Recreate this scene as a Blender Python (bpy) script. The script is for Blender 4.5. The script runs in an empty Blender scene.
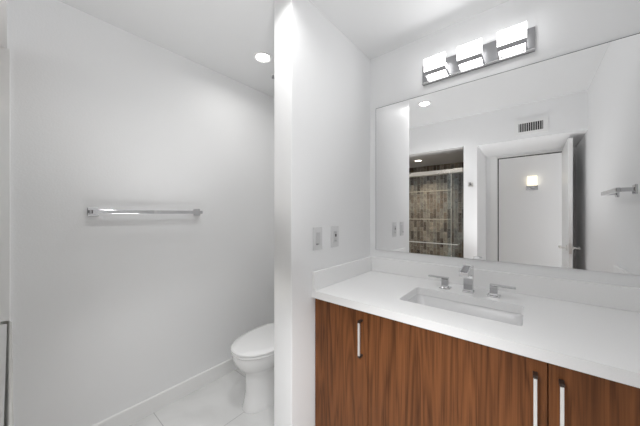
import bpy, bmesh, math, random
from mathutils import Vector, Matrix

random.seed(4)
scene = bpy.context.scene
COL = scene.collection
PI = math.pi

# ------------------------------------------------------------------ camera
CH = 1.317                       # eye height
YAW = 0.6889
cam_data = bpy.data.cameras.new('camera')
cam = bpy.data.objects.new('camera', cam_data)
COL.objects.link(cam)
cam.location = (0.0, 0.0, CH)
cam.rotation_euler = (PI / 2, 0, YAW)
cam_data.sensor_fit = 'HORIZONTAL'
cam_data.sensor_width = 36.0
cam_data.lens = 36.0 * 254.83 / 640.0
cam_data.shift_y = 0.72 / 640.0
cam_data.clip_start = 0.01
scene.camera = cam

# ------------------------------------------------------------------ world, exposure
world = bpy.data.worlds.new('world')
scene.world = world
world.use_nodes = True
wb = world.node_tree.nodes['Background']
wb.inputs['Color'].default_value = (1.0, 0.99, 0.98, 1)
scene.view_settings.view_transform = 'Standard'
scene.view_settings.look = 'None'
scene.view_settings.exposure = 0.20
scene.view_settings.gamma = 1.0
scene.view_settings.use_curve_mapping = False
scene.cycles.max_bounces = 20
scene.cycles.diffuse_bounces = 14
scene.cycles.glossy_bounces = 8
scene.cycles.transparent_max_bounces = 16

VANITY_EMIT = 2.4
VANITY_W = 0.35
FILL_UP_W = 44.0
FILL_UP2_W = 13.0
FILL_DOWN_W = 45.0
FILL_DOWN2_W = 12.0
WORLD = 2.0
MAIN_W = 3.0
TOILET_W = 1.6
SHOWER_W = 7.5
SCONCE_EMIT = 0.85


def area_light(name, loc, size, watts, rot=(0, 0, 0), color=(1, 1, 1), shape='DISK', spread=PI, size_y=None):
    d = bpy.data.lights.new(name, 'AREA')
    d.shape = shape
    d.size = size
    if size_y:
        d.size_y = size_y
    d.energy = watts
    d.color = color
    d.spread = spread
    o = bpy.data.objects.new(name, d)
    COL.objects.link(o)
    o.location = loc
    o.rotation_euler = rot
    return o


def fill_spot(name, loc, watts, angle, aim=(0, 0, 1)):
    """added soft fill spot, no lamp of the room; faces the ceiling by default"""
    d = bpy.data.lights.new(name, 'SPOT')
    d.energy = watts
    d.spot_size = math.radians(angle)
    d.spot_blend = 1.0
    d.shadow_soft_size = 0.12
    o = bpy.data.objects.new(name, d)
    COL.objects.link(o)
    o.location = loc
    o.rotation_euler = Vector(aim).to_track_quat('-Z', 'Y').to_euler()
    return o


fill_spot('added_fill_spot', (-0.35, 0.42, 0.50), FILL_UP_W, 104)
fill_spot('added_fill_spot', (-1.38, 0.58, 0.95), FILL_UP2_W, 120)
fill_spot('added_fill_spot', (-0.28, 0.30, 1.29), FILL_DOWN_W, 114, aim=(-0.04, 0.32, -0.95))  # added fill aimed down at counter and floor
fill_spot('added_fill_spot', (-1.25, 0.15, 1.28), FILL_DOWN2_W, 112, aim=(-0.05, 0.42, -0.90))
wb.inputs['Strength'].default_value = WORLD

# ------------------------------------------------------------------ key sizes (metres)
CEIL = 2.451
XL, XR = -1.936, 0.412           # towel bar wall, right wall
XP0, XP1 = -1.0415, -0.908       # partition
YP = 0.882                       # partition front end
YW = 1.686                       # mirror wall
YO = -0.010                      # wall behind the camera
SH_R = -0.598                    # shower opening right edge
AL_L = -0.462                    # entry recess left edge
SH_Z = 2.105                     # shower ceiling
AL_Z = 2.088                     # recess ceiling
YB = -0.78                       # wall holding the entry door
CT, CY = 0.904, 1.033            # counter top height, counter front

# ------------------------------------------------------------------ materials


def nt(name):
    m = bpy.data.materials.new(name)
    m.use_nodes = True
    n = m.node_tree.nodes
    return m, n, m.node_tree.links, n['Principled BSDF']


def plain(name, col, rough=0.5, metal=0.0, coat=0.0, spec=0.5):
    m, n, l, b = nt(name)
    # faint procedural variation of the roughness keeps the surface from looking synthetic
    no = n.new('ShaderNodeTexNoise')
    tc = n.new('ShaderNodeTexCoord')
    l.new(tc.outputs['Object'], no.inputs['Vector'])
    no.inputs['Scale'].default_value = 9.0
    mr = n.new('ShaderNodeMapRange')
    mr.inputs['To Min'].default_value = max(0.0, rough * 0.9)
    mr.inputs['To Max'].default_value = min(1.0, rough * 1.1)
    l.new(no.outputs['Fac'], mr.inputs['Value'])
    l.new(mr.outputs['Result'], b.inputs['Roughness'])
    b.inputs['Base Color'].default_value = (*col, 1)
    b.inputs['Metallic'].default_value = metal
    b.inputs['Coat Weight'].default_value = coat
    b.inputs['Specular IOR Level'].default_value = spec
    return m


def paint(name, col, rough=0.45, bump=0.12, scale=140.0):
    m, n, l, b = nt(name)
    tc = n.new('ShaderNodeTexCoord')
    no = n.new('ShaderNodeTexNoise')
    no.inputs['Scale'].default_value = scale
    no.inputs['Detail'].default_value = 3
    l.new(tc.outputs['Object'], no.inputs['Vector'])
    bu = n.new('ShaderNodeBump')
    bu.inputs['Strength'].default_value = bump
    bu.inputs['Distance'].default_value = 0.003
    l.new(no.outputs['Fac'], bu.inputs['Height'])
    l.new(bu.outputs['Normal'], b.inputs['Normal'])
    b.inputs['Base Color'].default_value = (*col, 1)
    b.inputs['Roughness'].default_value = rough
    return m


def emitter(name, col, strength):
    m, n, l, b = nt(name)
    b.inputs['Base Color'].default_value = (0.9, 0.9, 0.9, 1)
    b.inputs['Emission Color'].default_value = (*col, 1)
    b.inputs['Emission Strength'].default_value = strength
    b.inputs['Roughness'].default_value = 0.3
    return m


def walnut():
    m, n, l, b = nt('walnut_veneer')
    tc = n.new('ShaderNodeTexCoord')
    # broad cathedral figure
    mp = n.new('ShaderNodeMapping')
    mp.inputs['Scale'].default_value = (9.0, 1.0, 0.55)
    l.new(tc.outputs['Object'], mp.inputs['Vector'])
    no = n.new('ShaderNodeTexNoise')
    no.inputs['Scale'].default_value = 1.5
    no.inputs['Detail'].default_value = 2.5
    no.inputs['Distortion'].default_value = 0.35
    l.new(mp.outputs['Vector'], no.inputs['Vector'])
    mu = n.new('ShaderNodeMath')
    mu.operation = 'MULTIPLY'
    mu.inputs[1].default_value = 17.0
    l.new(no.outputs['Fac'], mu.inputs[0])
    fr = n.new('ShaderNodeMath')
    fr.operation = 'PINGPONG'
    fr.inputs[1].default_value = 1.0
    l.new(mu.outputs[0], fr.inputs[0])
    # fine fibres
    mp2 = n.new('ShaderNodeMapping')
    mp2.inputs['Scale'].default_value = (230.0, 40.0, 3.0)
    l.new(tc.outputs['Object'], mp2.inputs['Vector'])
    n2 = n.new('ShaderNodeTexNoise')
    n2.inputs['Scale'].default_value = 1.0
    n2.inputs['Detail'].default_value = 4
    l.new(mp2.outputs['Vector'], n2.inputs['Vector'])
    # slow tone bands
    mp3 = n.new('ShaderNodeMapping')
    mp3.inputs['Scale'].default_value = (14.0, 3.0, 0.25)
    l.new(tc.outputs['Object'], mp3.inputs['Vector'])
    n3 = n.new('ShaderNodeTexNoise')
    n3.inputs['Scale'].default_value = 1.0
    n3.inputs['Detail'].default_value = 2
    l.new(mp3.outputs['Vector'], n3.inputs['Vector'])
    a1 = n.new('ShaderNodeMath')
    a1.operation = 'MULTIPLY_ADD'
    a1.inputs[1].default_value = 0.22
    l.new(fr.outputs[0], a1.inputs[0])
    s2 = n.new('ShaderNodeMath')
    s2.operation = 'MULTIPLY'
    s2.inputs[1].default_value = 0.56
    l.new(n2.outputs['Fac'], s2.inputs[0])
    s3 = n.new('ShaderNodeMath')
    s3.operation = 'MULTIPLY_ADD'
    s3.inputs[1].default_value = 0.34
    l.new(n3.outputs['Fac'], s3.inputs[0])
    l.new(s2.outputs[0], s3.inputs[2])
    l.new(s3.outputs[0], a1.inputs[2])
    cr = n.new('ShaderNodeValToRGB')
    e = cr.color_ramp.elements
    e[0].position, e[0].color = 0.34, (0.066, 0.024, 0.008, 1)
    e[1].position, e[1].color = 0.80, (0.225, 0.085, 0.030, 1)
    k = e.new(0.55)
    k.color = (0.150, 0.055, 0.019, 1)
    l.new(a1.outputs[0], cr.inputs['Fac'])
    l.new(cr.outputs['Color'], b.inputs['Base Color'])
    b.inputs['Roughness'].default_value = 0.45
    b.inputs['Specular IOR Level'].default_value = 0.22
    return m


def mosaic():
    m, n, l, b = nt('stone_mosaic_tile')
    tc = n.new('ShaderNodeTexCoord')
    sx = n.new('ShaderNodeSeparateXYZ')
    l.new(tc.outputs['Object'], sx.inputs[0])
    ad = n.new('ShaderNodeMath')
    ad.operation = 'ADD'
    l.new(sx.outputs['X'], ad.inputs[0])
    l.new(sx.outputs['Y'], ad.inputs[1])
    cx = n.new('ShaderNodeCombineXYZ')
    l.new(sx.outputs['Z'], cx.inputs['X'])
    l.new(ad.outputs[0], cx.inputs['Y'])
    br = n.new('ShaderNodeTexBrick')
    br.offset = 0.37
    br.offset_frequency = 2
    br.inputs['Scale'].default_value = 1.0
    br.inputs['Brick Width'].default_value = 0.155
    br.inputs['Row Height'].default_value = 0.052
    br.inputs['Mortar Size'].default_value = 0.0022
    br.inputs['Mortar Smooth'].default_value = 0.1
    br.inputs['Color1'].default_value = (0, 0, 0, 1)
    br.inputs['Color2'].default_value = (1, 1, 1, 1)
    br.inputs['Mortar'].default_value = (0.5, 0.5, 0.5, 1)
    l.new(cx.outputs[0], br.inputs['Vector'])
    cr = n.new('ShaderNodeValToRGB')
    cr.color_ramp.interpolation = 'LINEAR'
    e = cr.color_ramp.elements
    e[0].position, e[0].color = 0.0, (0.060, 0.040, 0.028, 1)
    e[1].position, e[1].color = 1.0, (0.36, 0.30, 0.235, 1)
    for p, c in ((0.25, (0.15, 0.105, 0.075, 1)), (0.5, (0.24, 0.19, 0.145, 1)), (0.75, (0.23, 0.21, 0.185, 1))):
        k = e.new(p)
        k.color = c
    l.new(br.outputs['Color'], cr.inputs['Fac'])
    # mottling inside each stone
    no = n.new('ShaderNodeTexNoise')
    no.inputs['Scale'].default_value = 26.0
    no.inputs['Detail'].default_value = 4
    l.new(tc.outputs['Object'], no.inputs['Vector'])
    mr = n.new('ShaderNodeMapRange')
    mr.inputs['From Min'].default_value = 0.3
    mr.inputs['From Max'].default_value = 0.7
    mr.inputs['To Min'].default_value = 0.55
    mr.inputs['To Max'].default_value = 1.35
    l.new(no.outputs['Fac'], mr.inputs['Value'])
    mx = n.new('ShaderNodeMix')
    mx.data_type = 'RGBA'
    mx.blend_type = 'MULTIPLY'
    mx.inputs['Factor'].default_value = 1.0
    l.new(cr.outputs['Color'], mx.inputs['A'])
    l.new(mr.outputs['Result'], mx.inputs['B'])
    m2 = n.new('ShaderNodeMix')
    m2.data_type = 'RGBA'
    l.new(br.outputs['Fac'], m2.inputs['Factor'])
    l.new(mx.outputs['Result'], m2.inputs['A'])
    m2.inputs['B'].default_value = (0.42, 0.39, 0.34, 1)
    l.new(m2.outputs['Result'], b.inputs['Base Color'])
    b.inputs['Roughness'].default_value = 0.4
    return m


def floor_mat():
    m, n, l, b = nt('porcelain_floor_tile')
    tc = n.new('ShaderNodeTexCoord')
    mp = n.new('ShaderNodeMapping')
    mp.inputs['Location'].default_value = (1.465, -0.602, 0)
    l.new(tc.outputs['Object'], mp.inputs['Vector'])
    br = n.new('ShaderNodeTexBrick')
    br.offset = 0.0
    br.inputs['Scale'].default_value = 1.0
    br.inputs['Brick Width'].default_value = 0.6
    br.inputs['Row Height'].default_value = 0.6
    br.inputs['Mortar Size'].default_value = 0.0022
    br.inputs['Mortar Smooth'].default_value = 0.2
    br.inputs['Color1'].default_value = (0.66, 0.66, 0.655, 1)
    br.inputs['Color2'].default_value = (0.70, 0.70, 0.695, 1)
    br.inputs['Mortar'].default_value = (0.42, 0.42, 0.42, 1)
    l.new(mp.outputs['Vector'], br.inputs['Vector'])
    no = n.new('ShaderNodeTexNoise')
    no.inputs['Scale'].default_value = 2.2
    no.inputs['Detail'].default_value = 5
    no.inputs['Distortion'].default_value = 1.2
    l.new(tc.outputs['Object'], no.inputs['Vector'])
    mr = n.new('ShaderNodeMapRange')
    mr.inputs['From Min'].default_value = 0.35
    mr.inputs['From Max'].default_value = 0.65
    mr.inputs['To Min'].default_value = 0.93
    mr.inputs['To Max'].default_value = 1.05
    l.new(no.outputs['Fac'], mr.inputs['Value'])
    mx = n.new('ShaderNodeMix')
    mx.data_type = 'RGBA'
    mx.blend_type = 'MULTIPLY'
    mx.inputs['Factor'].default_value = 1.0
    l.new(br.outputs['Color'], mx.inputs['A'])
    l.new(mr.outputs['Result'], mx.inputs['B'])
    l.new(mx.outputs['Result'], b.inputs['Base Color'])
    b.inputs['Roughness'].default_value = 0.25
    return m


def quartz():
    m, n, l, b = nt('white_quartz')
    tc = n.new('ShaderNodeTexCoord')
    no = n.new('ShaderNodeTexNoise')
    no.inputs['Scale'].default_value = 260.0
    no.inputs['Detail'].default_value = 2
    l.new(tc.outputs['Object'], no.inputs['Vector'])
    cr = n.new('ShaderNodeValToRGB')
    e = cr.color_ramp.elements
    e[0].position, e[0].color = 0.35, (0.86, 0.86, 0.86, 1)
    e[1].position, e[1].color = 0.6, (0.875, 0.875, 0.875, 1)
    l.new(no.outputs['Fac'], cr.inputs['Fac'])
    l.new(cr.outputs['Color'], b.inputs['Base Color'])
    b.inputs['Roughness'].default_value = 0.28
    return m


def clear_glass(name, tint, rough=0.0):
    m, n, l, b = nt(name)
    n.remove(b)
    out = n['Material Output']
    tr = n.new('ShaderNodeBsdfTransparent')
    tr.inputs['Color'].default_value = (*tint, 1)
    gl = n.new('ShaderNodeBsdfGlossy')
    gl.inputs['Roughness'].default_value = rough
    gl.inputs['Color'].default_value = (0.92, 0.94, 0.94, 1)
    fr = n.new('ShaderNodeFresnel')
    fr.inputs['IOR'].default_value = 1.45
    mx = n.new('ShaderNodeMixShader')
    l.new(fr.outputs[0], mx.inputs['Fac'])
    l.new(tr.outputs[0], mx.inputs[1])
    l.new(gl.outputs[0], mx.inputs[2])
    l.new(mx.outputs[0], out.inputs['Surface'])
    return m


M_WALL = paint('wall_paint', (0.84, 0.843, 0.848), 0.55, 0.16, 120)
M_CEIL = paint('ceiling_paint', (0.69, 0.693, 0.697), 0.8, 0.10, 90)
M_TRIM = plain('trim_paint', (0.84, 0.84, 0.835), 0.3)
M_DOOR = plain('door_paint', (0.82, 0.82, 0.815), 0.3)
M_SHCEIL = paint('shower_ceiling_paint', (0.80, 0.83, 0.86), 0.5, 0.05)
M_FLOOR = floor_mat()
M_TILE = mosaic()
M_WOOD = walnut()
M_QUARTZ = quartz()
M_PORC = plain('porcelain', (0.80, 0.80, 0.80), 0.10, coat=0.4)
M_SINK = plain('sink_porcelain', (0.75, 0.75, 0.755), 0.25)
M_CHROME = plain('chrome', (0.66, 0.66, 0.67), 0.06, metal=1.0)
M_NICKEL = plain('brushed_nickel', (0.74, 0.73, 0.70), 0.32, metal=1.0)
M_STEEL = plain('dark_steel_plate', (0.34, 0.34, 0.35), 0.30, metal=1.0)
M_POST = plain('bronze_post', (0.10, 0.08, 0.07), 0.4, metal=0.8)
M_PULL = plain('satin_pull', (0.88, 0.87, 0.85), 0.45, metal=0.6)
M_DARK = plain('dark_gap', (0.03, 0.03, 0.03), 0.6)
M_PLASTIC = plain('white_plastic', (0.68, 0.68, 0.685), 0.35)
M_PLASTIC2 = plain('white_plastic_insert', (0.60, 0.60, 0.605), 0.3)
M_MIRROR = plain('mirror_silver', (0.90, 0.90, 0.90), 0.0, metal=1.0)
M_EDGE = plain('mirror_edge', (0.20, 0.21, 0.21), 0.3, metal=0.6)
M_GLASS = clear_glass('shower_glass', (0.95, 0.97, 0.96))
M_GLASS2 = clear_glass('shower_glass_tinted', (0.84, 0.89, 0.92))
M_LAMP = emitter('lit_white_glass', (1.0, 1.0, 1.0), VANITY_EMIT)
M_LENS = emitter('lit_downlight_lens', (1.0, 0.98, 0.95), 14.0)
M_LENS_W = emitter('lit_shower_lens', (1.0, 0.90, 0.76), 9.0)
M_SCONCE = emitter('lit_warm_glass', (1.0, 0.88, 0.62), SCONCE_EMIT)
M_RAIL = plain('satin_rail', (0.72, 0.68, 0.62), 0.28, metal=1.0)
M_LINER = plain('stone_edge_trim', (0.52, 0.47, 0.39), 0.4)

# ------------------------------------------------------------------ mesh helpers


def box(bm, x0, x1, y0, y1, z0, z1, bevel=0.0, seg=2):
    r = bmesh.ops.create_cube(bm, size=1.0)
    vs = r['verts']
    for v in vs:
        v.co = Vector(((x0 + x1) / 2 + v.co.x * (x1 - x0), (y0 + y1) / 2 + v.co.y * (y1 - y0),
                       (z0 + z1) / 2 + v.co.z * (z1 - z0)))
    if bevel > 0:
        es = list({e for v in vs for e in v.link_edges})
        bmesh.ops.bevel(bm, geom=es, offset=bevel, segments=seg, profile=0.5, affect='EDGES')
    return bm


def B(*a, **k):
    return box(bmesh.new(), *a, **k)


def cyl(bm, p0, p1, r0, r1=None, n=32, caps=True):
    if r1 is None:
        r1 = r0
    p0, p1 = Vector(p0), Vector(p1)
    d = p1 - p0
    q = d.to_track_quat('Z', 'Y').to_matrix()
    rings = []
    for p, r in ((p0, r0), (p1, r1)):
        rings.append([bm.verts.new(p + q @ Vector((r * math.cos(2 * PI * i / n), r * math.sin(2 * PI * i / n), 0)))
                      for i in range(n)])
    for i in range(n):
        j = (i + 1) % n
        bm.faces.new((rings[0][i], rings[0][j], rings[1][j], rings[1][i]))
    if caps:
        bm.faces.new(list(reversed(rings[0])))
        bm.faces.new(rings[1])
    return bm


def loft(bm, rings, cap0=True, cap1=True):
    vs = [[bm.verts.new(p) for p in r] for r in rings]
    n = len(vs[0])
    for a, b in zip(vs, vs[1:]):
        for i in range(n):
            j = (i + 1) % n
            bm.faces.new((a[i], a[j], b[j], b[i]))
    if cap0:
        bm.faces.new(list(reversed(vs[0])))
    if cap1:
        bm.faces.new(vs[-1])
    bmesh.ops.recalc_face_normals(bm, faces=bm.faces[:])
    return bm


def rrect(x0, x1, y0, y1, r, z, k=6):
    pts = []
    for cx, cy, a0 in ((x1 - r, y1 - r, 0), (x0 + r, y1 - r, PI / 2), (x0 + r, y0 + r, PI), (x1 - r, y0 + r, 1.5 * PI)):
        for i in range(k + 1):
            a = a0 + PI / 2 * i / k
            pts.append((cx + r * math.cos(a), cy + r * math.sin(a), z))
    return pts


def link(name, bm, mat, parent=None, smooth=False):
    """mesh given in world coordinates; stored relative to its thing's base"""
    me = bpy.data.meshes.new(name)
    if parent is not None:
        root = parent
        off = Vector((0, 0, 0))
        while root is not None:
            off += root.location
            root = root.parent
        bmesh.ops.translate(bm, verts=bm.verts[:], vec=-off)
    if smooth:
        for f in bm.faces:
            f.smooth = True
    bm.to_mesh(me)
    bm.free()
    if smooth:
        me.set_sharp_from_angle(angle=math.radians(38))
    me.materials.append(mat)
    o = bpy.data.objects.new(name, me)
    COL.objects.link(o)
    if parent is not None:
        o.parent = parent
    return o


def thing(name, label, cat, loc, group=None):
    o = bpy.data.objects.new(name, None)
    o.empty_display_size = 0.05
    COL.objects.link(o)
    o.location = loc
    o['label'] = label
    o['category'] = cat
    if group:
        o['group'] = group
    return o


def struct(name, bm, mat, parent=None, smooth=False):
    o = link(name, bm, mat, parent, smooth)
    if parent is None:
        o['kind'] = 'structure'
    return o


# ------------------------------------------------------------------ the room shell
T = 0.12
HALL_Y = -1.77
struct('floor', B(XL - T, XR + 1.2, HALL_Y - T, YW + T, -0.10, 0.0), M_FLOOR)
struct('ceiling', B(XL - T, XR + 1.2, YO, YW + T, CEIL, CEIL + 0.1), M_CEIL)
struct('wall_left', B(XL - T, XL, YO, YW + T, 0, CEIL), M_WALL)
struct('wall_back', B(XL, XR, YW, YW + T, 0, CEIL), M_WALL)
struct('wall_right', B(XR, XR + T, YB, YW + T, 0, CEIL), M_WALL)
# partition beside the toilet, with the softened corners of taped drywall
bm = B(XP0, XP1, YP, YW, 0, CEIL)
es = [e for e in bm.edges if abs(e.verts[0].co.z - e.verts[1].co.z) > 1 and e.verts[0].co.y < YP + 0.01]
bmesh.ops.bevel(bm, geom=es, offset=0.006, segments=4, profile=0.5, affect='EDGES')
struct('wall_partition', bm, M_WALL, smooth=True)
# wall behind the camera: shower header, pier between the openings, recess header
bm = bmesh.new()
box(bm, XL - T, SH_R, YO - T, YO, SH_Z, CEIL)
box(bm, SH_R, AL_L, YO - T, YO, 0, CEIL)
box(bm, AL_L, XR + T, YO - T, YO, AL_Z, CEIL)
struct('wall_front', bm, M_WALL)
# shower enclosure
SBY = -1.02
struct('wall_shower_back', B(XL - T, SH_R + 0.02, SBY - T, SBY, 0, SH_Z), M_TILE)
struct('wall_shower_left', B(XL - T, XL, SBY, YO, 0, SH_Z), M_TILE)
struct('wall_shower_right', B(SH_R - 0.012, SH_R, SBY, YO - T, 0, SH_Z), M_TILE)
struct('ceiling_shower', B(XL - T, SH_R + 0.02, SBY - T, YO - T, SH_Z, SH_Z + 0.1), M_SHCEIL)
# entry recess and hall
struct('wall_recess_left', B(SH_R, AL_L, YB - 0.11, YO - T, 0, AL_Z + 0.1), M_WALL)
struct('ceiling_recess', B(AL_L, XR + T, YB - 0.11, YO - T, AL_Z, AL_Z + 0.1), M_WALL)
DX0, DX1, DZ = -0.335, 0.325, 2.060       # door opening
bm = bmesh.new()
box(bm, AL_L, DX0 - 0.02, YB - 0.11, YB, 0, AL_Z)
box(bm, DX1 + 0.02, XR, YB - 0.11, YB, 0, AL_Z)
box(bm, DX0 - 0.02, DX1 + 0.02, YB - 0.11, YB, DZ + 0.015, AL_Z)
struct('wall_doorway', bm, M_WALL)
struct('wall_hall', B(-2.05, XR + 1.2, HALL_Y - T, HALL_Y, 0, CEIL), M_WALL)
struct('ceiling_hall', B(-2.05, XR + 1.2, HALL_Y, YB - 0.11, CEIL, CEIL + 0.1), M_CEIL)
bm = bmesh.new()
box(bm, XR, XR + 1.2, YB - 0.11, YB, 0, CEIL)
box(bm, AL_L - 0.14, XR, YB - 0.11, YB, AL_Z + 0.1, CEIL)
struct('wall_hall_near', bm, M_WALL)

# door jamb and casing (door stop strips included)
bm = bmesh.new()
for x0, x1 in ((DX0 - 0.02, DX0), (DX1, DX1 + 0.02)):
    box(bm, x0, x1, YB - 0.115, YB + 0.004, 0, DZ + 0.015)
box(bm, DX0, DX1, YB - 0.115, YB + 0.004, DZ, DZ + 0.015)
box(bm, DX0, DX0 + 0.012, YB - 0.09, YB - 0.045, 0, DZ)
box(bm, DX1 - 0.012, DX1, YB - 0.09, YB - 0.045, 0, DZ)
box(bm, DX0 + 0.012, DX1 - 0.012, YB - 0.09, YB - 0.045, DZ - 0.012, DZ)
jamb = struct('trim_1', bm, M_TRIM)
bm = bmesh.new()
box(bm, DX0 + 0.0005, DX0 + 0.012, YB - 0.045, YB - 0.039, 0.01, DZ - 0.001)
box(bm, DX0 + 0.012, DX1 - 0.012, YB - 0.045, YB - 0.039, DZ - 0.012, DZ - 0.001)
link('door_seal', bm, M_DARK, jamb)
bm = bmesh.new()
box(bm, DX0 - 0.081, DX0 - 0.006, YB, YB + 0.014, 0, AL_Z - 0.001, 0.003)
struct('trim_2', bm, M_TRIM)

# open door leaf, hinged on the right jamb and swung in against the right wall
door = thing('door_1', 'x', 'door', (0.325, YB + 0.01, 0.0))
del door['label'], door['category']
door['kind'] = 'structure'
DA = math.radians(0.5)
DW, DTK = 0.69, 0.034
H = Vector((0.325, YB + 0.01, 0))


def dpt(bm):
    bmesh.ops.rotate(bm, verts=bm.verts[:], cent=H, matrix=Matrix.Rotation(DA, 3, 'Z'))
    return bm


link('door_panel', dpt(B(H.x - DTK, H.x, H.y, H.y + DW, 0.012, 2.048, 0.002)), M_DOOR, door)
hy = H.y + DW - 0.062
bm = bmesh.new()
box(bm, H.x - DTK + 0.005, H.x - 0.005, H.y + DW - 0.001, H.y + DW + 0.0015, 0.93, 1.03)
link('latch_plate', dpt(bm), M_NICKEL, door)
for s in (-1, 1):
    xf = H.x if s > 0 else H.x - DTK
    bm = bmesh.new()
    cyl(bm, (xf, hy, 0.98), (xf + s * 0.010, hy, 0.98), 0.027)
    rose = link('handle_rose', dpt(bm), M_NICKEL, door, smooth=True)
    bm = bmesh.new()
    cyl(bm, (xf + s * 0.010, hy, 0.98), (xf + s * 0.052, hy, 0.98), 0.009)
    box(bm, xf + s * 0.050 - 0.008, xf + s * 0.050 + 0.008, hy - 0.115, hy + 0.012, 0.970, 0.990, 0.004)
    link('door_lever', dpt(bm), M_NICKEL, door, smooth=True)
for hz in (0.25, 1.05, 1.82):
    bm = bmesh.new()
    cyl(bm, (0.331, YB + 0.012, hz - 0.045), (0.331, YB + 0.012, hz + 0.045), 0.006, n=12)
    link('hinge', bm, M_NICKEL, door, smooth=True)

# baseboards
BB = 0.104
bm = B(XL, XL + 0.014, YO, YW, 0, BB)
es = [e for e in bm.edges if all(v.co.z > BB - 0.001 and v.co.x > XL + 0.01 for v in e.verts)]
bmesh.ops.bevel(bm, geom=es, offset=0.006, segments=2, profile=0.5, affect='EDGES')
struct('baseboard_left', bm, M_TRIM)
struct('baseboard_back', B(XL + 0.014, XP0 - 0.012, YW - 0.014, YW, 0, BB, 0.002), M_TRIM)
struct('baseboard_partition', B(XP0 - 0.012, XP0, YP, YW, 0, BB, 0.002), M_TRIM)
struct('baseboard_right', B(XR - 0.014, XR, YB + 0.02, 1.0, 0, BB, 0.002), M_TRIM)
# vertical corner strip where the shower meets the towel bar wall
struct('trim_3', B(XL, XL + 0.010, YO - 0.024, YO + 0.009, 0.105, SH_Z + 0.004, 0.002), M_TRIM)

# ------------------------------------------------------------------ vanity cabinet
VX0, VX1 = XP1 + 0.001, XR - 0.001
FY = CY + 0.020                         # door faces
van = thing('vanity_cabinet', 'walnut vanity cabinet with flat slab doors under the white countertop', 'cabinet',
            (-0.28, 1.38, 0))
bm = bmesh.new()
ZC = CT - 0.038
for x0, x1 in ((VX0, VX0 + 0.018), (-0.588, -0.570), (0.034, 0.052), (VX1 - 0.018, VX1)):
    box(bm, x0, x1, FY + 0.021, YW - 0.001, 0.10, ZC - 0.001)
box(bm, VX0, VX1, FY + 0.021, YW - 0.001, 0.10, 0.118)
box(bm, VX0, VX1, YW - 0.010, YW - 0.001, 0.118, ZC - 0.001)
box(bm, VX0, VX1, FY + 0.021, FY + 0.04, ZC - 0.05, ZC - 0.001)
link('carcass', bm, M_WOOD, van)
link('toe_kick', B(VX0, VX1, FY + 0.075, FY + 0.09, 0.0, 0.10), M_DARK, van)
doors = ((VX0 + 0.006, -0.5805, -0.612, 1), (-0.5775, 0.0415, 0.013, 1), (0.0445, VX1 - 0.001, 0.073, -1))
for x0, x1, hx, s in doors:
    d = link('cabinet_door', B(x0, x1, FY, FY + 0.020, 0.105, ZC - 0.006, 0.0012), M_WOOD, van)
    bm = bmesh.new()
    box(bm, hx - 0.0045, hx + 0.0045, FY - 0.030, FY - 0.022, 0.658, 0.809, 0.001)
    h = link('door_pull', bm, M_PULL, d)
    for zz in (0.646, 0.809):
        link('pull_post', B(hx - 0.006, hx + 0.006, FY - 0.029, FY, zz + 0.002, zz + 0.010, 0.0005), M_POST, d)

# ------------------------------------------------------------------ countertop
SX0, SX1, SY0, SY1 = -0.490, -0.020, 1.190, 1.459      # basin cut-out
ctop = thing('countertop', 'white quartz countertop with upstands, lying on the walnut vanity', 'countertop',
             (-0.28, 1.38, ZC))
bm = bmesh.new()
outer = [(VX0, CY, CT), (VX1, CY, CT), (VX1, YW - 0.001, CT), (VX0, YW - 0.001, CT)]
inner = rrect(SX0, SX1, SY0, SY1, 0.018, CT)
edges = []
for loop in (outer, inner):
    vs = [bm.verts.new(p) for p in loop]
    for i in range(len(vs)):
        edges.append(bm.edges.new((vs[i], vs[(i + 1) % len(vs)])))
bmesh.ops.triangle_fill(bm, use_beauty=True, edges=edges)
ext = bmesh.ops.extrude_face_region(bm, geom=bm.faces[:])
for v in ext['geom']:
    if isinstance(v, bmesh.types.BMVert):
        v.co.z = ZC
bmesh.ops.recalc_face_normals(bm, faces=bm.faces[:])
link('slab', bm, M_QUARTZ, ctop)
ST = CT + 0.100


def upstand(name, bm, label, loc):
    o = link(name, bm, M_QUARTZ, None)
    for v in o.data.vertices:
        v.co -= Vector(loc)
    o.location = loc
    o['label'] = label
    o['category'] = 'upstand'


upstand('backsplash', B(VX0 + 0.02, VX1 - 0.02, YW - 0.021, YW - 0.001, CT + 0.0003, ST, 0.0015),
        'long white quartz upstand on the countertop under the mirror', (-0.25, YW - 0.01, CT))
upstand('side_splash', B(VX0, VX0 + 0.02, CY, YW - 0.001, CT + 0.0003, ST, 0.0015),
        'short white quartz upstand on the countertop against the partition', (VX0 + 0.01, 1.36, CT))
upstand('side_splash', B(VX1 - 0.02, VX1, CY, YW - 0.001, CT + 0.0003, ST, 0.0015),
        'short white quartz upstand against the right wall, seen only in the mirror', (VX1 - 0.01, 1.36, CT))

# ------------------------------------------------------------------ basin
sink = thing('sink_basin', 'rectangular white undermount basin set into the countertop', 'sink', (-0.255, 1.325, 0.74))
bm = bmesh.new()
rings = []
rings.append(rrect(SX0 - 0.02, SX1 + 0.02, SY0 - 0.02, SY1 + 0.02, 0.03, ZC - 0.014))
rings.append(rrect(SX0 - 0.02, SX1 + 0.02, SY0 - 0.02, SY1 + 0.02, 0.03, ZC - 0.001))
rings.append(rrect(SX0 - 0.003, SX1 + 0.003, SY0 - 0.003, SY1 + 0.003, 0.02, ZC - 0.001))
for ins, z, r in ((0.003, ZC - 0.012, 0.03), (0.009, ZC - 0.05, 0.045), (0.020, ZC - 0.09, 0.06), (0.034, ZC - 0.115, 0.06),
                  (0.054, ZC - 0.133, 0.06), (0.078, ZC - 0.144, 0.05), (0.10, ZC - 0.148, 0.03)):
    rings.append(rrect(SX0 + ins, SX1 - ins, SY0 + ins, SY1 - ins, r, z))
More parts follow.
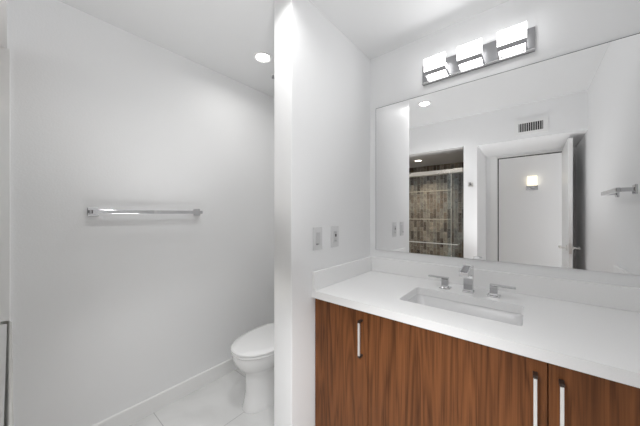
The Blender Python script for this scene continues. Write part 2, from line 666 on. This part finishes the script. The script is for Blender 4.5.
loft(bm, rings, cap0=False, cap1=True)
# outer shell
rings2 = [rrect(SX0 - 0.02, SX1 + 0.02, SY0 - 0.02, SY1 + 0.02, 0.03, ZC - 0.014)]
for ins, z, r in ((-0.008, ZC - 0.02, 0.03), (-0.006, ZC - 0.11, 0.05), (0.04, ZC - 0.158, 0.05), (0.08, ZC - 0.162, 0.03)):
    rings2.append(rrect(SX0 + ins, SX1 - ins, SY0 + ins, SY1 - ins, r, z))
vs = [[bm.verts.new(p) for p in r] for r in rings2]
for a, b in zip(vs, vs[1:]):
    for i in range(len(a)):
        j = (i + 1) % len(a)
        bm.faces.new((a[i], b[i], b[j], a[j]))
bm.faces.new(vs[-1])
bmesh.ops.remove_doubles(bm, verts=bm.verts[:], dist=1e-5)
bmesh.ops.recalc_face_normals(bm, faces=bm.faces[:])
link('bowl', bm, M_SINK, sink, smooth=True)
bm = bmesh.new()
cyl(bm, (-0.255, 1.325, ZC - 0.148), (-0.255, 1.325, ZC - 0.144), 0.031, 0.028)
cyl(bm, (-0.255, 1.325, ZC - 0.144), (-0.255, 1.325, ZC - 0.139), 0.017, 0.015)
link('drain', bm, M_CHROME, sink, smooth=True)

# ------------------------------------------------------------------ faucet (spout and two lever handles)
FX, FYY = -0.250, 1.540
fau = thing('faucet', 'square chrome widespread faucet with two lever handles behind the basin', 'faucet', (FX, FYY, CT))
bm = B(FX - 0.026, FX + 0.026, FYY - 0.026, FYY + 0.026, CT, CT + 0.007, 0.0015)
link('spout_base', bm, M_CHROME, fau)
bm = bmesh.new()
# upright and forward reaching open spout, one side profile swept across the width
prof = [(0.019, 0.007), (0.019, 0.138), (-0.030, 0.146), (-0.136, 0.126), (-0.136, 0.106), (-0.040, 0.100), (-0.019, 0.088), (-0.019, 0.007)]
rr = [[(FX + sx, FYY + p[0], CT + p[1]) for p in prof] for sx in (-0.021, 0.021)]
loft(bm, rr)
bmesh.ops.bevel(bm, geom=bm.edges[:], offset=0.0012, segments=2, profile=0.5, affect='EDGES')
sp = link('spout', bm, M_CHROME, fau)
bm = bmesh.new()
v = [bm.verts.new(p) for p in ((FX - 0.014, FYY - 0.1345, CT + 0.1273), (FX + 0.014, FYY - 0.1345, CT + 0.1273),
                               (FX + 0.014, FYY - 0.045, CT + 0.1437), (FX - 0.014, FYY - 0.045, CT + 0.1437))]
bm.faces.new(v)
r = bmesh.ops.extrude_face_region(bm, geom=bm.faces[:])
for q in r['geom']:
    if isinstance(q, bmesh.types.BMVert):
        q.co.z += 0.0012
bmesh.ops.recalc_face_normals(bm, faces=bm.faces[:])
link('spout_trough', bm, M_STEEL, sp)
for hx, s in ((-0.364, -1), (-0.139, 1)):
    bm = B(hx - 0.027, hx + 0.027, FYY - 0.027, FYY + 0.027, CT, CT + 0.006, 0.0015)
    box(bm, hx - 0.0165, hx + 0.0165, FYY - 0.0165, FYY + 0.0165, CT + 0.006, CT + 0.052, 0.0015)
    hd = link('handle', bm, M_CHROME, fau)
    a, b = (hx - 0.017, hx + 0.088) if s > 0 else (hx - 0.088, hx + 0.017)
    link('lever', B(a, b, FYY - 0.015, FYY + 0.015, CT + 0.052, CT + 0.059, 0.0015), M_CHROME, hd)

# ------------------------------------------------------------------ mirror
mir = thing('wall_mirror', 'wide frameless mirror on the wall above the vanity', 'mirror', (-0.27, YW, 1.058))
MX0, MX1, MZ0, MZ1 = -0.860, 0.395, 1.058, 2.076
link('mirror_glass', B(MX0 + 0.0015, MX1 - 0.0015, YW - 0.008, YW - 0.001, MZ0 + 0.001, MZ1 - 0.0025), M_MIRROR, mir)
bm = bmesh.new()
box(bm, MX0 - 0.0005, MX0 + 0.0015, YW - 0.008, YW - 0.0005, MZ0, MZ1)
box(bm, MX1 - 0.0015, MX1, YW - 0.008, YW - 0.0005, MZ0, MZ1)
box(bm, MX0, MX1, YW - 0.008, YW - 0.0005, MZ1 - 0.0025, MZ1 + 0.0005)
link('mirror_edge', bm, M_EDGE, mir)

# ------------------------------------------------------------------ three-light vanity fixture
vl = thing('vanity_light', 'chrome vanity light bar with three lit square glass shades above the mirror', 'light',
           (-0.28, YW, 2.187))
PX0, PX1, PZ0, PZ1 = -0.529, 0.021, 2.136, 2.257
bm = B(PX0, PX1, YW - 0.016, YW - 0.001, PZ0, PZ1, 0.0015)
link('backplate', bm, M_STEEL, vl)
link('bottom_rail', B(PX0, PX1, YW - 0.026, YW - 0.016, PZ0, PZ0 + 0.010, 0.001), M_CHROME, vl)
for cx in (-0.436, -0.2565, -0.071):
    hw = 0.060
    z0 = 2.156
    bm = bmesh.new()
    box(bm, cx - hw, cx + hw, YW - 0.096, YW - 0.088, z0 - 0.004, z0 + 0.016)
    for s in (-1, 1):
        a, b = (cx - hw, cx - hw + 0.004) if s < 0 else (cx + hw - 0.004, cx + hw)
        box(bm, a, b, YW - 0.088, YW - 0.016, z0, z0 + 0.012)
    link('shade_bracket', bm, M_STEEL, vl)
    link('glass_shade', B(cx - hw, cx + hw, YW - 0.094, YW - 0.086, z0 + 0.0165, z0 + 0.096, 0.001), M_LAMP, vl)
    l = area_light('shade_lamp', (cx, YW - 0.0955, z0 + 0.056), 0.112, VANITY_W, rot=(-PI / 2, 0, 0), shape='RECTANGLE', size_y=0.072)
    l.location = l.location - vl.location
    l.parent = vl
    link('rear_glass', B(cx - hw + 0.005, cx + hw - 0.005, YW - 0.048, YW - 0.030, z0 - 0.008, z0 + 0.055, 0.001), M_LAMP, vl)
    for s in (-1, 1):
        bm = bmesh.new()
        cyl(bm, (cx + s * 0.045, YW - 0.030, z0), (cx + s * 0.045, YW - 0.016, z0), 0.005, n=12)
        link('shade_screw', bm, M_DARK, vl, smooth=True)

# ------------------------------------------------------------------ recessed downlights


def downlight(loc, label, lens, watts, color, beam=160):
    t = thing('recessed_downlight', label, 'light', loc, )
    x, y, z = loc
    bm = bmesh.new()
    n = 40
    rings = []
    for r, dz in ((0.064, -0.0005), (0.062, -0.006), (0.053, -0.009), (0.045, -0.004), (0.043, -0.001)):
        rings.append([(x + r * math.cos(2 * PI * i / n), y + r * math.sin(2 * PI * i / n), z + dz) for i in range(n)])
    loft(bm, rings, cap0=True, cap1=False)
    link('trim_ring', bm, M_TRIM, t, smooth=True)
    bm = bmesh.new()
    cyl(bm, (x, y, z - 0.001), (x, y, z - 0.004), 0.043, n=n)
    link('lens', bm, lens, t, smooth=True)
    l = area_light('downlight_lamp', (0, 0, -0.0055), 0.08, watts, color=color, spread=math.radians(beam))
    l.parent = t
    return t


downlight((-0.837, 0.649, CEIL), 'round recessed downlight in the ceiling above the vanity side, seen only in the mirror', M_LENS, MAIN_W, (1, 0.995, 0.985), 145)
downlight((-1.491, 1.161, CEIL), 'round recessed downlight in the ceiling over the toilet', M_LENS, TOILET_W, (1, 0.99, 0.97))
downlight((-1.275, -0.475, SH_Z), 'round warm downlight in the low shower ceiling, seen in the mirror', M_LENS_W, SHOWER_W, (1.0, 0.90, 0.78), 130)

# ------------------------------------------------------------------ toilet
TX = -1.462
toi = thing('toilet', 'white two-piece elongated toilet with closed lid behind the partition', 'toilet', (TX, 1.30, 0))


def egg(cy_back, y_front, hw, z, n=48, sq=2.3, back_flat=0.0):
    """outline: blunt at the back (+y), rounded long nose at the front (-y)"""
    pts = []
    cy = cy_back - (cy_back - y_front) * 0.40
    for i in range(n):
        a = 2 * PI * i / n
        c, s = math.cos(a), math.sin(a)
        x = hw * math.copysign(abs(c) ** (2 / sq), c)
        if s > 0:
            y = cy + (cy_back - cy) * abs(s) ** (2 / (sq + 0.8))
        else:
            y = cy - (cy - y_front) * abs(s) ** (2 / 2.05)
        pts.append((TX + x, y, z))
    return pts


YF = 0.912
bm = bmesh.new()
rings = []
for yb, yf, hw, z, sq in ((1.52, 0.985, 0.112, 0.0, 2.5), (1.52, 0.982, 0.114, 0.015, 2.5), (1.515, 0.995, 0.103, 0.045, 2.4),
                          (1.50, 1.005, 0.096, 0.12, 2.3), (1.50, 1.005, 0.096, 0.20, 2.2), (1.51, 0.998, 0.103, 0.245, 2.2),
                          (1.515, 0.972, 0.132, 0.275, 2.2), (1.52, 0.945, 0.158, 0.305, 2.2), (1.52, 0.926, 0.175, 0.340, 2.2),
                          (1.52, 0.918, 0.181, 0.370, 2.2), (1.52, 0.919, 0.181, 0.384, 2.2), (1.515, 0.925, 0.176, 0.390, 2.2)):
    rings.append(egg(yb, yf, hw, z, sq=sq))
loft(bm, rings)
link('bowl', bm, M_PORC, toi, smooth=True)
bm = bmesh.new()
loft(bm, [egg(1.40, YF + 0.005, 0.181, 0.3915, sq=2.15), egg(1.40, YF, 0.186, 0.396, sq=2.15), egg(1.40, YF, 0.186, 0.406, sq=2.15),
          egg(1.40, YF + 0.005, 0.181, 0.4095, sq=2.15)])
link('seat', bm, M_PORC, toi, smooth=True)
bm = bmesh.new()
loft(bm, [egg(1.41, YF + 0.004, 0.182, 0.4115, sq=2.15), egg(1.41, YF - 0.002, 0.188, 0.415, sq=2.15), egg(1.41, YF - 0.002, 0.188, 0.423, sq=2.15),
          egg(1.408, YF + 0.006, 0.180, 0.4305, sq=2.15), egg(1.39, YF + 0.05, 0.150, 0.434, sq=2.15)])
link('lid', bm, M_PORC, toi, smooth=True)
for s in (-1, 1):
    link('seat_hinge', B(TX + s * 0.075 - 0.018, TX + s * 0.075 + 0.018, 1.405, 1.445, 0.391, 0.425, 0.006), M_PORC, toi, smooth=True)
bm = bmesh.new()
loft(bm, [rrect(TX - 0.19, TX + 0.19, 1.475, 1.645, 0.035, 0.391), rrect(TX - 0.215, TX + 0.215, 1.46, 1.650, 0.035, 0.50),
          rrect(TX - 0.225, TX + 0.225, 1.455, 1.652, 0.035, 0.735)])
tank = link('tank', bm, M_PORC, toi, smooth=True)
bm = bmesh.new()
loft(bm, [rrect(TX - 0.232, TX + 0.232, 1.447, 1.655, 0.035, 0.736), rrect(TX - 0.235, TX + 0.235, 1.445, 1.655, 0.035, 0.745),
          rrect(TX - 0.235, TX + 0.235, 1.445, 1.655, 0.035, 0.762), rrect(TX - 0.225, TX + 0.225, 1.455, 1.648, 0.03, 0.772)])
link('tank_lid', bm, M_PORC, tank, smooth=True)
bm = bmesh.new()
cyl(bm, (TX - 0.16, 1.4575, 0.68), (TX - 0.16, 1.440, 0.68), 0.012, n=16)
box(bm, TX - 0.165, TX - 0.085, 1.432, 1.441, 0.673, 0.687, 0.003)
link('flush_lever', bm, M_CHROME, tank, smooth=True)

# ------------------------------------------------------------------ towel bars


def towel_bar(xw, s, y0, y1, z, label, off=0.062, plate=0.048):
    """square bar parallel to y on the wall x = xw, standing out in direction s"""
    t = thing('towel_bar', label, 'towel bar', (xw, (y0 + y1) / 2, z))
    for y in (y0, y1):
        a, b = sorted((xw, xw + s * 0.009))
        p = link('mount_plate', B(a, b, y - plate / 2, y + plate / 2, z - plate / 2, z + plate / 2, 0.0015), M_CHROME, t)
        a, b = sorted((xw + s * 0.009, xw + s * (off - 0.008)))
        link('post', B(a, b, y - 0.010, y + 0.010, z - 0.010, z + 0.010, 0.001), M_CHROME, t)
    a, b = sorted((xw + s * (off - 0.008), xw + s * (off + 0.008)))
    link('painted_reflection', B(a + 0.001, b - 0.001, y0 - 0.0128, y0 - 0.012, z - 0.009, z + 0.009), M_DARK, t)  # thin dark plate painting a dark reflection onto the chrome bar end
    link('bar', B(a, b, y0 - 0.012, y1 + 0.012, z - 0.011, z + 0.011, 0.0015), M_CHROME, t)
    return t


towel_bar(XL, 1, 0.300, 0.890, 1.328, 'long square chrome towel bar on the bare left wall')
towel_bar(XR, -1, 1.025, 1.362, 1.44, 'short square chrome towel bar on the right wall, seen only in the mirror')

# ------------------------------------------------------------------ switches on the partition
sw = thing('light_switch', 'white dimmer switch plate on the partition, the one nearer its edge', 'switch', (XP1, 1.078, 1.18))
link('wall_plate', B(XP1, XP1 + 0.006, 1.040, 1.116, 1.117, 1.243, 0.0025), M_PLASTIC, sw, smooth=True)
rk = link('rocker', B(XP1 + 0.006, XP1 + 0.0085, 1.061, 1.095, 1.146, 1.214, 0.001), M_PLASTIC2, sw)
link('slider_tab', B(XP1 + 0.0085, XP1 + 0.0125, 1.060, 1.076, 1.146, 1.154, 0.0005), M_STEEL, rk)
so = thing('wall_outlet', 'white wall plate with a dark centre button on the partition, nearer the mirror', 'outlet', (XP1, 1.239, 1.18))
link('wall_plate', B(XP1, XP1 + 0.006, 1.201, 1.277, 1.117, 1.243, 0.0025), M_PLASTIC, so, smooth=True)
rk = link('insert', B(XP1 + 0.006, XP1 + 0.0085, 1.222, 1.256, 1.146, 1.214, 0.001), M_PLASTIC2, so)
bm = B(XP1 + 0.0085, XP1 + 0.0105, 1.235, 1.247, 1.180, 1.196, 0.0005)
link('button', bm, M_DARK, rk)
for zz in (1.156, 1.204):
    for yy in (1.233, 1.243):
        link('slot', B(XP1 + 0.0085, XP1 + 0.0088, yy, yy + 0.002, zz - 0.004, zz + 0.004), M_DARK, rk)

# ------------------------------------------------------------------ shower: curb, sliding glass doors, rails
struct('floor_shower_curb', B(XL, SH_R - 0.012, YO - 0.12, YO, 0, 0.12, 0.004), M_TILE)
sd = thing('shower_door', 'sliding glass shower door with satin top rail across the tiled shower', 'shower door', (-1.29, YO - 0.07, 0.12))
link('top_rail', B(XL + 0.012, SH_R - 0.0125, YO - 0.115, YO - 0.030, 1.812, 1.860, 0.004), M_RAIL, sd)
link('bottom_track', B(XL + 0.012, SH_R - 0.0125, YO - 0.110, YO - 0.036, 0.1205, 0.142, 0.002), M_RAIL, sd)
ga = link('glass_panel', B(XL + 0.013, -0.74, YO - 0.058, YO - 0.050, 0.143, 1.815), M_GLASS, sd)
link('glass_panel', B(-0.79, SH_R - 0.013, YO - 0.098, YO - 0.090, 0.143, 1.815), M_GLASS2, sd)
link('panel_edge', B(-0.743, -0.737, YO - 0.060, YO - 0.048, 0.143, 1.811), M_RAIL, sd)
bm = bmesh.new()
# curved-end towel rail on the glass
rb, zb = 0.0055, 0.950
path = [(-1.37, YO - 0.05), (-1.372, YO - 0.008), (-1.366, YO + 0.004), (-1.350, YO + 0.008), (-0.69, YO + 0.008), (-0.668, YO + 0.004),
        (-0.659, YO - 0.012), (-0.658, YO - 0.088)]
n = 12
rings = []
for i, (px, py) in enumerate(path):
    a = Vector(path[max(0, i - 1)])
    b = Vector(path[min(len(path) - 1, i + 1)])
    tdir = (b - a).normalized()
    nr = Vector((-tdir.y, tdir.x))
    rings.append([(px + nr.x * rb * math.cos(2 * PI * k / n), py + nr.y * rb * math.cos(2 * PI * k / n), zb + rb * math.sin(2 * PI * k / n))
                  for k in range(n)])
loft(bm, rings)
link('towel_rail', bm, M_NICKEL, sd, smooth=True)
# stone edge strips set in the tiled back wall
bm = bmesh.new()
box(bm, -1.75, -0.935, SBY, SBY + 0.010, 1.680, 1.694)
box(bm, -1.75, -0.935, SBY, SBY + 0.010, 1.219, 1.233)
box(bm, -0.949, -0.935, SBY, SBY + 0.010, 1.233, 1.680)
box(bm, -1.764, -1.75, SBY, SBY + 0.010, 1.219, 1.694)
struct('trim_4', bm, M_LINER)

# ------------------------------------------------------------------ small fixtures on the wall behind the camera
vent = thing('air_vent', 'white wall air vent with dark louvres above the entry recess', 'vent', (0.007, YO, 2.20))
bm = bmesh.new()
x0, x1, z0, z1 = -0.127, 0.139, 2.130, 2.276
xi0, xi1, zi0, zi1 = -0.090, 0.102, 2.160, 2.248
box(bm, x0, xi0, YO, YO + 0.012, z0, z1)
box(bm, xi1, x1, YO, YO + 0.012, z0, z1)
box(bm, xi0, xi1, YO, YO + 0.012, z0, zi0)
box(bm, xi0, xi1, YO, YO + 0.012, zi1, z1)
link('frame', bm, M_TRIM, vent)
link('duct_backing', B(xi0, xi1, YO, YO + 0.001, zi0, zi1), M_DARK, vent)
for i in range(11):
    xx = xi0 + (xi1 - xi0) * (i + 0.5) / 11
    bm = B(xx - 0.0022, xx + 0.0022, YO + 0.001, YO + 0.010, zi0, zi1)
    link('louvre', bm, M_TRIM, vent)

hk = thing('robe_hook', 'small square chrome robe hook on the pier beside the shower', 'hook', (-0.526, YO, 1.650))
link('hook_plate', B(-0.551, -0.501, YO, YO + 0.008, 1.626, 1.674, 0.002), M_NICKEL, hk)
bm = bmesh.new()
box(bm, -0.532, -0.520, YO + 0.008, YO + 0.045, 1.645, 1.657, 0.001)
box(bm, -0.532, -0.520, YO + 0.037, YO + 0.045, 1.657, 1.673, 0.001)
link('hook_arm', bm, M_STEEL, hk)

st = thing('strike_plate', 'small metal strike plate on the left door jamb of the entry', 'strike plate', (DX0, YB - 0.02, 0.98))
link('plate', B(DX0, DX0 + 0.002, YB - 0.035, YB - 0.005, 0.945, 1.015), M_NICKEL, st)

spk = thing('ceiling_sprinkler', 'tiny dark sprinkler head on the ceiling just left of the partition edge', 'sprinkler', (-1.617, 1.362, CEIL))
bm = bmesh.new()
cyl(bm, (-1.617, 1.362, CEIL), (-1.617, 1.362, CEIL - 0.005), 0.020, 0.016, n=24)
link('escutcheon', bm, M_TRIM, spk, smooth=True)
bm = bmesh.new()
cyl(bm, (-1.617, 1.362, CEIL - 0.005), (-1.617, 1.362, CEIL - 0.026), 0.006, 0.005, n=16)
cyl(bm, (-1.617, 1.362, CEIL - 0.026), (-1.617, 1.362, CEIL - 0.029), 0.012, 0.012, n=16)
link('deflector', bm, M_STEEL, spk, smooth=True)

# ------------------------------------------------------------------ hall wall sconce (seen through the doorway in the mirror)
SCX = 0.026
sc = thing('wall_sconce', 'lit warm glass wall sconce on the hall wall beyond the doorway', 'light', (SCX, HALL_Y, 1.68))
link('sconce_plate', B(SCX - 0.072, SCX + 0.072, HALL_Y, HALL_Y + 0.014, 1.680, 1.751, 0.002), M_CHROME, sc)
bm = bmesh.new()
for s in (-1, 1):
    v = [(SCX + s * 0.004, HALL_Y + 0.014, 1.685), (SCX + s * 0.060, HALL_Y + 0.014, 1.742), (SCX + s * 0.045, HALL_Y + 0.014, 1.742),
         (SCX - s * 0.008, HALL_Y + 0.014, 1.690)]
    loft(bm, [v, [(p[0], p[1] + 0.06, p[2]) for p in v]])
link('sconce_arm', bm, M_STEEL, sc)
link('sconce_shade', B(SCX - 0.060, SCX + 0.060, HALL_Y + 0.016, HALL_Y + 0.085, 1.752, 1.892, 0.004), M_SCONCE, sc)
